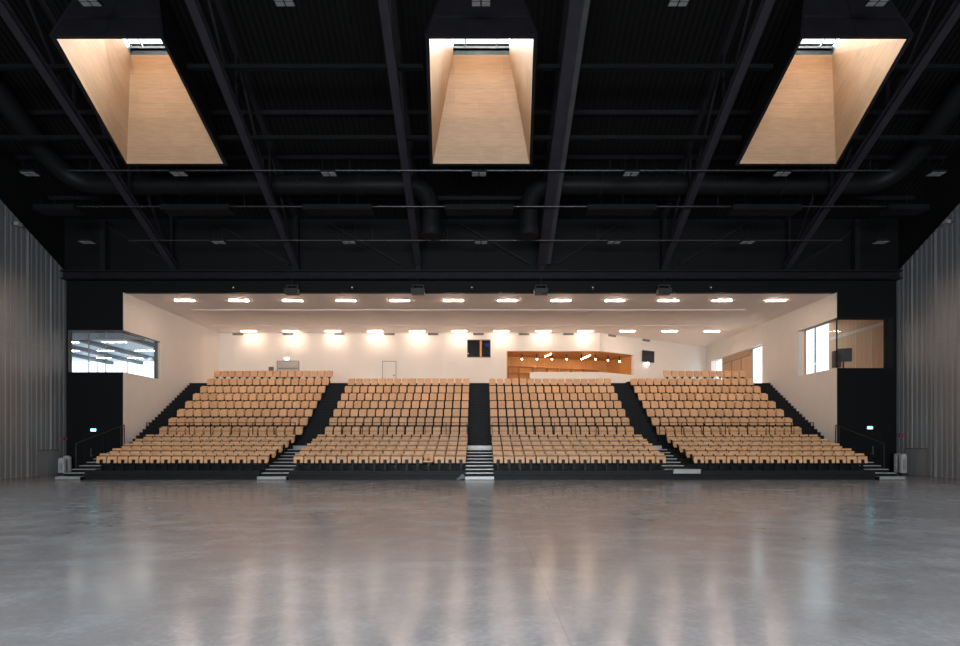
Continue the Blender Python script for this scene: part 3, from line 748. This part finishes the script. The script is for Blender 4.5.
def merged(parts, spots, name, mats):
    me = bpy.data.meshes.new(name); V = []; F = []; MI = []
    for (x, y, z, r) in spots:
        for mi, lo_, hi_ in parts:
            mb = lo_ if r < 5 else hi_
            n = len(V); V += [(v[0]+x, v[1]+y, v[2]+z) for v in mb.v]; F += [tuple(i+n for i in f) for f in mb.f]; MI += [mi]*len(mb.f)
    me.from_pydata(V, [], F)
    for m_ in mats: me.materials.append(M[m_])
    me.polygons.foreach_set('material_index', MI)
    o = bpy.data.objects.new(name, me); COL.objects.link(o); return o
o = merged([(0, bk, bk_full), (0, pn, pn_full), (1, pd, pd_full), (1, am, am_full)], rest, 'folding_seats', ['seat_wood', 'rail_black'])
tag(o, 'remaining folded beech seats filling the other rows of the four blocks', 'seats', 'folding wooden seats of the grandstand', 'stuff')

# guard rails in front of row 6
GR = [(-18.98, -10.5), (-9.1, -.72), (.67, 9.0), (10.2, 18.98)]
yg = 29.93; zt = ZY(422.6, yg); zm = ZY(431, yg)
for bi, (x0, x1) in enumerate(GR):
    t = thing('guard_rail', ((x0+x1)/2, yg, 1.4), 'thin black guard rail before the upper rows of the %s' % BN[bi], 'railing', 'guard rails before the upper rows')
    MB().box(x0, x1, yg-.016, yg+.016, zt-.016, zt+.016).build('top_rail', 'rail_black', t)
    MB().box(x0, x1, yg-.01, yg+.01, zm-.01, zm+.01).build('mid_rail', 'rail_black', t)
    n_ = 8
    for k_ in range(n_):
        x = x0+.02+(x1-x0-.04)*k_/(n_-1)
        MB().box(x-.018, x+.018, yg-.018, yg+.018, 1.39, zt-.02).build('post', 'rail_black', t)
# side handrails
for s, nm in ((-1, 'left'), (1, 'right')):
    t = thing('stair_handrail', (s*20.1, 26.2, 0), 'thin black handrail climbing beside the outermost %s stair' % nm, 'handrail', 'handrails beside the outer stairs')
    X_ = s*20.12; X2 = s*19.87; yb_ = 29.38; za, zb = ZY(443.5, 26.2), ZY(425, 29.4)
    MB().bar((X_, 26.2, za), (X2, yb_, zb), .035, .045).build('top_rail', 'rail_dark', t)
    def P(f, z): return (X_+(X2-X_)*f, 26.2+(yb_-26.2)*f, z)
    for f, a, b_ in ((0, 0, za), (1, 1.3, zb), (.92, 1.3, zb-.05)):
        p = P(f, a); MB().box(p[0]-.02, p[0]+.02, p[1]-.02, p[1]+.02, a, b_).build('post', 'rail_dark', t)

# ------------------------------------------------------------------ roof structure
def ibeam(mb, x, y0, y1, off, w, h):
    t_ = .03
    for (dx0, dx1, dz0, dz1) in ((-w/2, w/2, 0, t_), (-w/2, w/2, h-t_, h), (-t_/2, t_/2, t_, h-t_)):
        mb.hexa([(x+dx0, y0, zc(y0)+off+dz0), (x+dx1, y0, zc(y0)+off+dz0), (x+dx1, y1, zc(y1)+off+dz0), (x+dx0, y1, zc(y1)+off+dz0)],
                [(x+dx0, y0, zc(y0)+off+dz1), (x+dx1, y0, zc(y0)+off+dz1), (x+dx1, y1, zc(y1)+off+dz1), (x+dx0, y1, zc(y1)+off+dz1)])
TX = [-17.05, -10.22, -3.42, 3.42, 10.22, 17.1]
TN = ['first', 'second', 'third', 'fourth', 'fifth', 'sixth']
for i, x in enumerate(TX):
    t = thing('roof_truss', (x, YB-.05, zc(YB)), 'black sloping steel roof truss, %s from the left' % TN[i], 'truss', 'sloping roof trusses')
    wb = .34 if i != 3 else .5
    for (ya, yb) in ((YR, YB-.05), (YN+.05, YR)):
        mb = MB(); ibeam(mb, x, ya, yb, 0, wb, .34); mb.build('bottom_chord', 'beam_steel', t)
        mb = MB(); ibeam(mb, x, ya, yb, DK-.32, .26, .28); mb.build('top_chord', 'steel_dark', t)
    y = YB-.4; k_ = 0
    while y-3.5 > YR-1:
        MB().bar((x, y, zc(y)+.3), (x, y, zc(y)+DK-.3), .12).build('web_post', 'steel_dark', t)
        ya, yb = (y, y-3.5)
        MB().bar((x, ya, zc(ya)+.3), (x, yb, zc(yb)+DK-.3), .11).build('web_diagonal', 'steel_dark', t)
        y -= 3.5; k_ += 1
# cable tray by the centre-right truss
mb = MB(); xa = 3.665
mb.hexa([(xa, 8, zc(8)+.05), (xa+.22, 8, zc(8)+.05), (xa+.22, 29, zc(29)+.05), (xa, 29, zc(29)+.05)], [(xa, 8, zc(8)+.15), (xa+.22, 8, zc(8)+.15), (xa+.22, 29, zc(29)+.15), (xa, 29, zc(29)+.15)])
tag(mb.build('cable_tray', 'steel_grey'), 'grey cable tray running beside the roof truss right of the centre skylight', 'cable tray')
# purlins at deck level
bays = [(XL+.1, -15.9), (-11.5, -2.25), (2.25, 11.5), (15.8, XR-.1)]
side = ['far left bay', 'bay left of the centre skylight', 'bay right of the centre skylight', 'far right bay']
full = [(28.2, 'lowest'), (26.2, 'second lowest'), (24.3, 'third lowest')]
for y, nm in full:
    tag(bx(XL+.1, XR-.1, y-.06, y+.06, zd(y)-.24, zd(y)-.05).build('purlin', 'steel_dark'), 'black roof purlin spanning the hall, the %s above the seating' % nm, 'purlin', 'roof purlins')
for y, nm in ((23.2, 'lower edge'), (20.73, 'middle')):
    for bi, (x0, x1) in enumerate(bays):
        tag(bx(x0, x1, y-.09, y+.09, zc(y)+.36, zc(y)+.52).build('cross_beam', 'duct_dark'), 'black cross beam level with the skylights\' %s, %s' % (nm, side[bi]), 'beam', 'cross beams between the roof trusses')
for y in (16, 13.5, 11, 8.5):
    pass
# diagonal braces in front of the end wall
for i, (pa, pb) in enumerate((((103, 224), (172, 264)), ((216, 224), (290, 264)), ((330, 224), (400, 264)), ((460, 224), (530, 264)), ((620, 224), (556, 264)), ((745, 224), (680, 264)), ((865, 224), (797, 266)))):
    D = 29.42
    tag(MB().bar((XY(pa[0], D), D, ZY(pa[1], D)), (XY(pb[0], D), D, ZY(pb[1], D)), .13, .13, up=(0, 1, 0)).build('diagonal_brace', 'steel_dark'),
        'black diagonal brace above the recess, %s from the left' % ORD[i], 'brace', 'diagonal braces above the recess')
# posts on end wall
for i, x in enumerate((-20.9, -10.22, -3.42, 3.42, 10.22, 20.9)):
    tag(bx(x-.14, x+.14, YB-.4, YB-.1, E+9.5, zd(YB-.3)-.35).build('wall_post', 'steel_dark'), 'short black steel post on the wall above the recess, %s from the left' % ORD[i], 'post', 'steel posts above the recess')

# skylight shafts
def quadring(pts_a, pts_b, mb):
    n = len(mb.v); mb.v += list(pts_a)+list(pts_b)
    for i in range(4): j = (i+1) % 4; mb.f.append((n+i, n+j, n+4+j, n+4+i))
def shaft(c, mirror=False, lab='', far=True):
    m = (lambda y: 2*YR-y) if mirror else (lambda y: y)
    zf = lambda H: E+H
    bot = [(c-1.90, m(19.2), zf(14.74)), (c+1.90, m(19.2), zf(14.74)), (c+2.15, m(23.4), zf(12.38)), (c-2.15, m(23.4), zf(12.38))]
    top = [(c-1.18, m(20.05), zf(17.52)), (c+1.18, m(20.05), zf(17.52)), (c+1.18, m(22.2), zf(16.34)), (c-1.18, m(22.2), zf(16.34))]
    t = thing('skylight_shaft', (c, m(22.2), zf(16.5)), lab, 'skylight', 'flared skylight shafts')
    # liner with UVs in metres
    mb = MB(); quadring(bot, top, mb); o = mb.build('liner', 'veneer', t, fixn=False)
    uvl = o.data.uv_layers.new(name='UVMap'); me = o.data
    for p in me.polygons:
        vs = [Vector(me.vertices[v].co) for v in p.vertices]
        ux = (vs[1]-vs[0]).normalized(); nrm = p.normal; uy = nrm.cross(ux)
        for li, v in zip(p.loop_indices, vs):
            d = v-vs[0]; uvl.data[li].uv = (d.dot(ux)+3, d.dot(uy)+7)
    # outer shell, 7 cm away
    def grow(P, s):
        cx = sum(p[0] for p in P)/4; cy = sum(p[1] for p in P)/4
        return [(p[0]+(s if p[0] > cx else -s), p[1]+(s if p[1] > cy else -s), p[2]) for p in P]
    bo = grow(bot, .13); to = grow(top, .12)
    mb = MB(); quadring(bo, to, mb); mb.build('shell', 'steel_dark', t)
    # rim closing liner and shell
    mb = MB(); quadring([(p[0], p[1], p[2]-.03) for p in bo], [(p[0], p[1], p[2]-.03) for p in bot], mb); quadring(bo, [(p[0], p[1], p[2]-.03) for p in bo], mb); mb.build('rim', 'steel_dark', t)
    # ribs on the near outer face
    mb = MB()
    def lerp(a, b, f): return tuple(a[i]+(b[i]-a[i])*f for i in range(3))
    for f in (.32, .66):
        a = lerp(bo[0], to[0], f); b_ = lerp(bo[1], to[1], f); mb.bar(a, b_, .05, .08)
    mb.bar(lerp(bo[0], bo[1], .5), lerp(to[0], to[1], .5), .04, .05)
    mb.bar(bo[0], to[0], .07); mb.bar(bo[1], to[1], .07)
    mb.build('shell_rib', 'steel_dark', t)
    # curb
    cu = [(p[0], p[1], p[2]+.30) for p in top]
    mb = MB(); quadring(top, cu, mb); mb.build('curb', 'curb_metal', t)
    cg = grow(cu, .035); mb = MB(); quadring([(p[0], p[1], p[2]-.25) for p in cg], [(p[0], p[1], p[2]+.12) for p in cg], mb); mb.build('collar', 'steel_dark', t)
    mb = MB(); a = cu; mb.bar(lerp(a[0], a[3], .5), lerp(a[1], a[2], .5), .05); mb.bar(lerp(a[3], a[2], .22), lerp(a[0], a[1], .22), .05); mb.bar(lerp(a[3], a[2], .78), lerp(a[0], a[1], .78), .05)
    mb.bar(a[3], a[2], .07); mb.build('glazing_bar', 'teal_frame', t)
    mb = MB(); mb.hexa([(p[0], p[1], p[2]+.0) for p in cu], [(p[0], p[1], p[2]+.015) for p in cu]); mb.build('glass_pane', 'clear_glass', t)
    # daylight above the glass; in mirrored shafts an added fill lamp
    L = bpy.data.lights.new('daylight', 'AREA'); L.shape = 'RECTANGLE'; L.size = 2.36; L.size_y = 2.45
    L.energy = SKY_W if not mirror else SKY_FILL_W; L.color = (.88, .94, 1.0); L.spread = math.radians(98)
    lo = bpy.data.objects.new('skylight_lamp', L); COL.objects.link(lo)
    yc = m(21.1); lo.location = (c, yc, zf(17.27)); ang = math.atan(.55)*(1 if not mirror else -1)
    lo.rotation_euler = (-ang, 0, 0)
SKY_W, SKY_FILL_W = 760, 5500  # second value drives the fill added behind the viewer
for c, nm in zip(SKX, ('left', 'centre', 'right')):
    shaft(c, False, 'wood-lined flared skylight shaft with black rim hanging from the roof, the %s one' % nm)
for c, nm in zip(SKX, ('left', 'centre', 'right')):  # unseen mirrored row, added to light the near floor
    shaft(c, True, 'wood-lined skylight shaft added unseen behind the viewer for fill light, %s one' % nm)

# high bay lamps
def high_bay(x, y, z, lab):
    t = thing('high_bay_lamp', (x, y, z), lab, 'lamp', 'unlit high bay lamps under the roof')
    MB().box(x-.34, x+.34, y-.2, y+.2, z, z+.09).build('housing', 'steel_dark', t)
    mb = MB()
    for xa in (-.31, .03):
        for ya in (-.17, .03): mb.box(x+xa, x+xa+.28, y+ya, y+ya+.14, z-.02, z)
    mb.build('lens', 'lamp_grey', t)
    for xa in (-.3, .3): MB().box(x+xa-.01, x+xa+.01, y-.01, y+.01, z+.09, zc(y)+.5).build('hanger', 'duct_dark', t)
RWN = {'A': ('uppermost row', 18.1, 1), 'B': ('row on the middle batten', 23.95, 173.5), 'C': ('row on the lowest batten', 27.2, 242)}
for key, (nm, D, py) in RWN.items():
    lst = {'A': (89, 284, 481, 679, 878), 'B': (30, 179, 329, 479, 631, 782, 936), 'C': (87, 219, 349, 481, 614, 747, 880.7)}[key]
    for i, px in enumerate(lst):
        high_bay(XY(px, D), D, ZY(py, D)-.02, 'small grey rectangular high bay lamp, %s from left in the %s' % (ORD[i], nm))
# battens
for nm, D, py, x0, x1 in (('nearest the skylights', 23.95, 170.5, XY(68, 23.95), XY(892, 23.95)), ('above the recess edge', 27.2, 240.3, XY(128, 27.2), XY(842, 27.2)), ('carrying the dark flat panels', 25.5, 206.5, -21.6, 21.7)):
    z = ZY(py, D); t = thing('lighting_batten', ((x0+x1)/2, D, z), 'long thin metal pipe batten under the roof, %s' % nm, 'batten', 'pipe battens under the roof')
    MB().tube([(x0, D, z), (x1, D, z)], .035, 8).build('pipe', 'pipe_metal', t, smooth=True)
    n_ = 10
    for k_ in range(n_):
        x = x0+1+(x1-x0-2)*k_/(n_-1)
        MB().box(x-.015, x+.015, D-.015, D+.015, z+.03, max(zc(D)+.3, z+.4)).build('hanger', 'steel_dark', t)
# dark flat panels
for i, px in enumerate((59.5, 198.5, 339, 479.5, 620, 763.5, 903)):
    D = 25.6; x = XY(px, D); z = ZY(212.5, D)
    t = thing('radiant_heating_panel', (x, D, z), 'long flat dark panel hanging under the roof, %s from the left' % ORD[i], 'ceiling panel', 'flat dark panels under the roof')
    hw = .95 if i in (0, 6) else 1.62
    MB().box(x-hw, x+hw, D-.35, D+.35, z, z+.12).build('panel', 'steel_dark', t)
    MB().box(x-hw-.03, x+hw+.03, D-.38, D-.35, z-.02, z+.24).build('front_edge', 'duct_dark', t)
    for xa in (-.9, .9): MB().box(x+xa-.01, x+xa+.01, D-.01, D+.01, z+.12, zc(D)+.5).build('hanger', 'duct_dark', t)
# ducts
def arc(p0, p1, p2, n=8):
    p0, p1, p2 = Vector(p0), Vector(p1), Vector(p2)
    return [tuple((1-f)**2*p0+2*f*(1-f)*p1+f*f*p2) for f in [k/n for k in range(n+1)]]
for s, nm in ((-1, 'left'), (1, 'right')):
    yD = 26.3; zD = E+12.85
    pts = [(s*20.6, 9, zD+.55*(yD-9))]+arc((s*20.6, yD-1.6, zD+.9), (s*20.6, yD, zD), (s*18.9, yD, zD))+arc((s*3.9, yD, zD), (s*2.45, yD, zD), (s*2.45, yD, zD-1.3))+[(s*2.45, yD, ZY(236, yD))]
    t = thing('air_duct', pts[0], 'fat black air duct curving under the roof on the %s side' % nm, 'duct')
    MB().tube(pts, .47, 16).build('duct_run', 'duct_dark', t, smooth=True)
    MB().tube([(s*2.45, yD, ZY(236, yD)+.3), (s*2.45, yD, ZY(236, yD)-.02)], .5, 16).build('outlet_collar', 'steel_dark', t, smooth=True)
    for x in (6, 9, 12, 15): MB().tube([(s*x, yD, zD), (s*x+.06, yD, zD)], .5, 16).build('flange', 'steel_dark', t)
# moving heads at recess edge
for i, px in enumerate((292, 418, 541, 664)):
    D = 29.1; x = XY(px, D); zt_ = ZY(285.5, D); zb_ = ZY(294.5, D)
    t = thing('stage_projector', (x, D, zb_), 'black boxy spotlight hanging at the top edge of the recess, %s from left' % ORD[i], 'spotlight', 'black spotlights at the recess edge')
    mb = MB(); mb.hexa([(x-.36, D-.2, zb_), (x+.36, D-.2, zb_), (x+.36, D+.2, zb_), (x-.36, D+.2, zb_)], [(x-.40, D-.2, zt_-.18), (x+.40, D-.2, zt_-.18), (x+.40, D+.2, zt_-.18), (x-.40, D+.2, zt_-.18)]); mb.build('housing', 'lamp_black', t, bevel=.02)
    MB().box(x-.33, x-.27, D-.05, D+.05, zt_-.18, zt_).box(x+.27, x+.33, D-.05, D+.05, zt_-.18, zt_).box(x-.33, x+.33, D-.05, D+.05, zt_-.02, zt_+.03).build('yoke', 'steel_grey', t)
    MB().box(x-.03, x+.03, D-.03, D+.03, zt_+.03, E+9.05).build('hanger', 'steel_dark', t)
for i, px in enumerate((235, 353, 472, 592, 709.5)):
    x = XY(px, YB); z = ZY(288.6, YB)
    t = thing('dome_camera', (x, YB-.1, z-.08), 'tiny black dome camera under the beam above the recess, %s from left' % ORD[i], 'camera', 'dome cameras above the recess')
    MB().sphere((x, YB-.12, z), .10).build('dome', 'lamp_black', t, smooth=True)
    MB().box(x-.08, x+.08, YB-.12, YB, z+.04, z+.12).build('bracket', 'steel_grey', t)
    MB().sphere((x, YB-.22, z), .025, 8, 6).build('indicator', 'white_led', t)
# small wall boxes near the roof on the side walls
for s, px, py, x, nm in ((1, 12, 224, XL, 'left'), (-1, 953, 222, XR, 'right')):
    D = FPX*abs(x)/abs(px-480); z = ZY(py, D)
    t = thing('wall_floodlight', (x, D, z), 'small grey fitting high on the corrugated %s wall' % nm, 'light fitting')
    MB().box(x, x+s*.22, D-.04, D+.04, z-.03, z+.03).build('arm', 'steel_grey', t)
    MB().box(x+s*.2, x+s*.42, D-.12, D+.12, z-.09, z+.07).build('head', 'lamp_grey', t)

# ------------------------------------------------------------------ light
w = bpy.data.worlds.new('world'); scn.world = w; w.use_nodes = True
bg = w.node_tree.nodes['Background']; bg.inputs[0].default_value = (.86, .94, 1.0, 1); bg.inputs[1].default_value = 2.6

cam = bpy.data.cameras.new('camera'); cam.sensor_width = 36; cam.sensor_fit = 'HORIZONTAL'
cam.lens = FPX/960*36; cam.shift_y = (442-323)/960; cam.clip_end = 300
co = bpy.data.objects.new('camera', cam); COL.objects.link(co); co.location = (0, 0, E); co.rotation_euler = (PI/2, 0, 0)
scn.camera = co
vs = scn.view_settings
vs.view_transform = 'Standard'; vs.look = 'None'; vs.gamma = 1; vs.use_curve_mapping = False; vs.exposure = 0.06
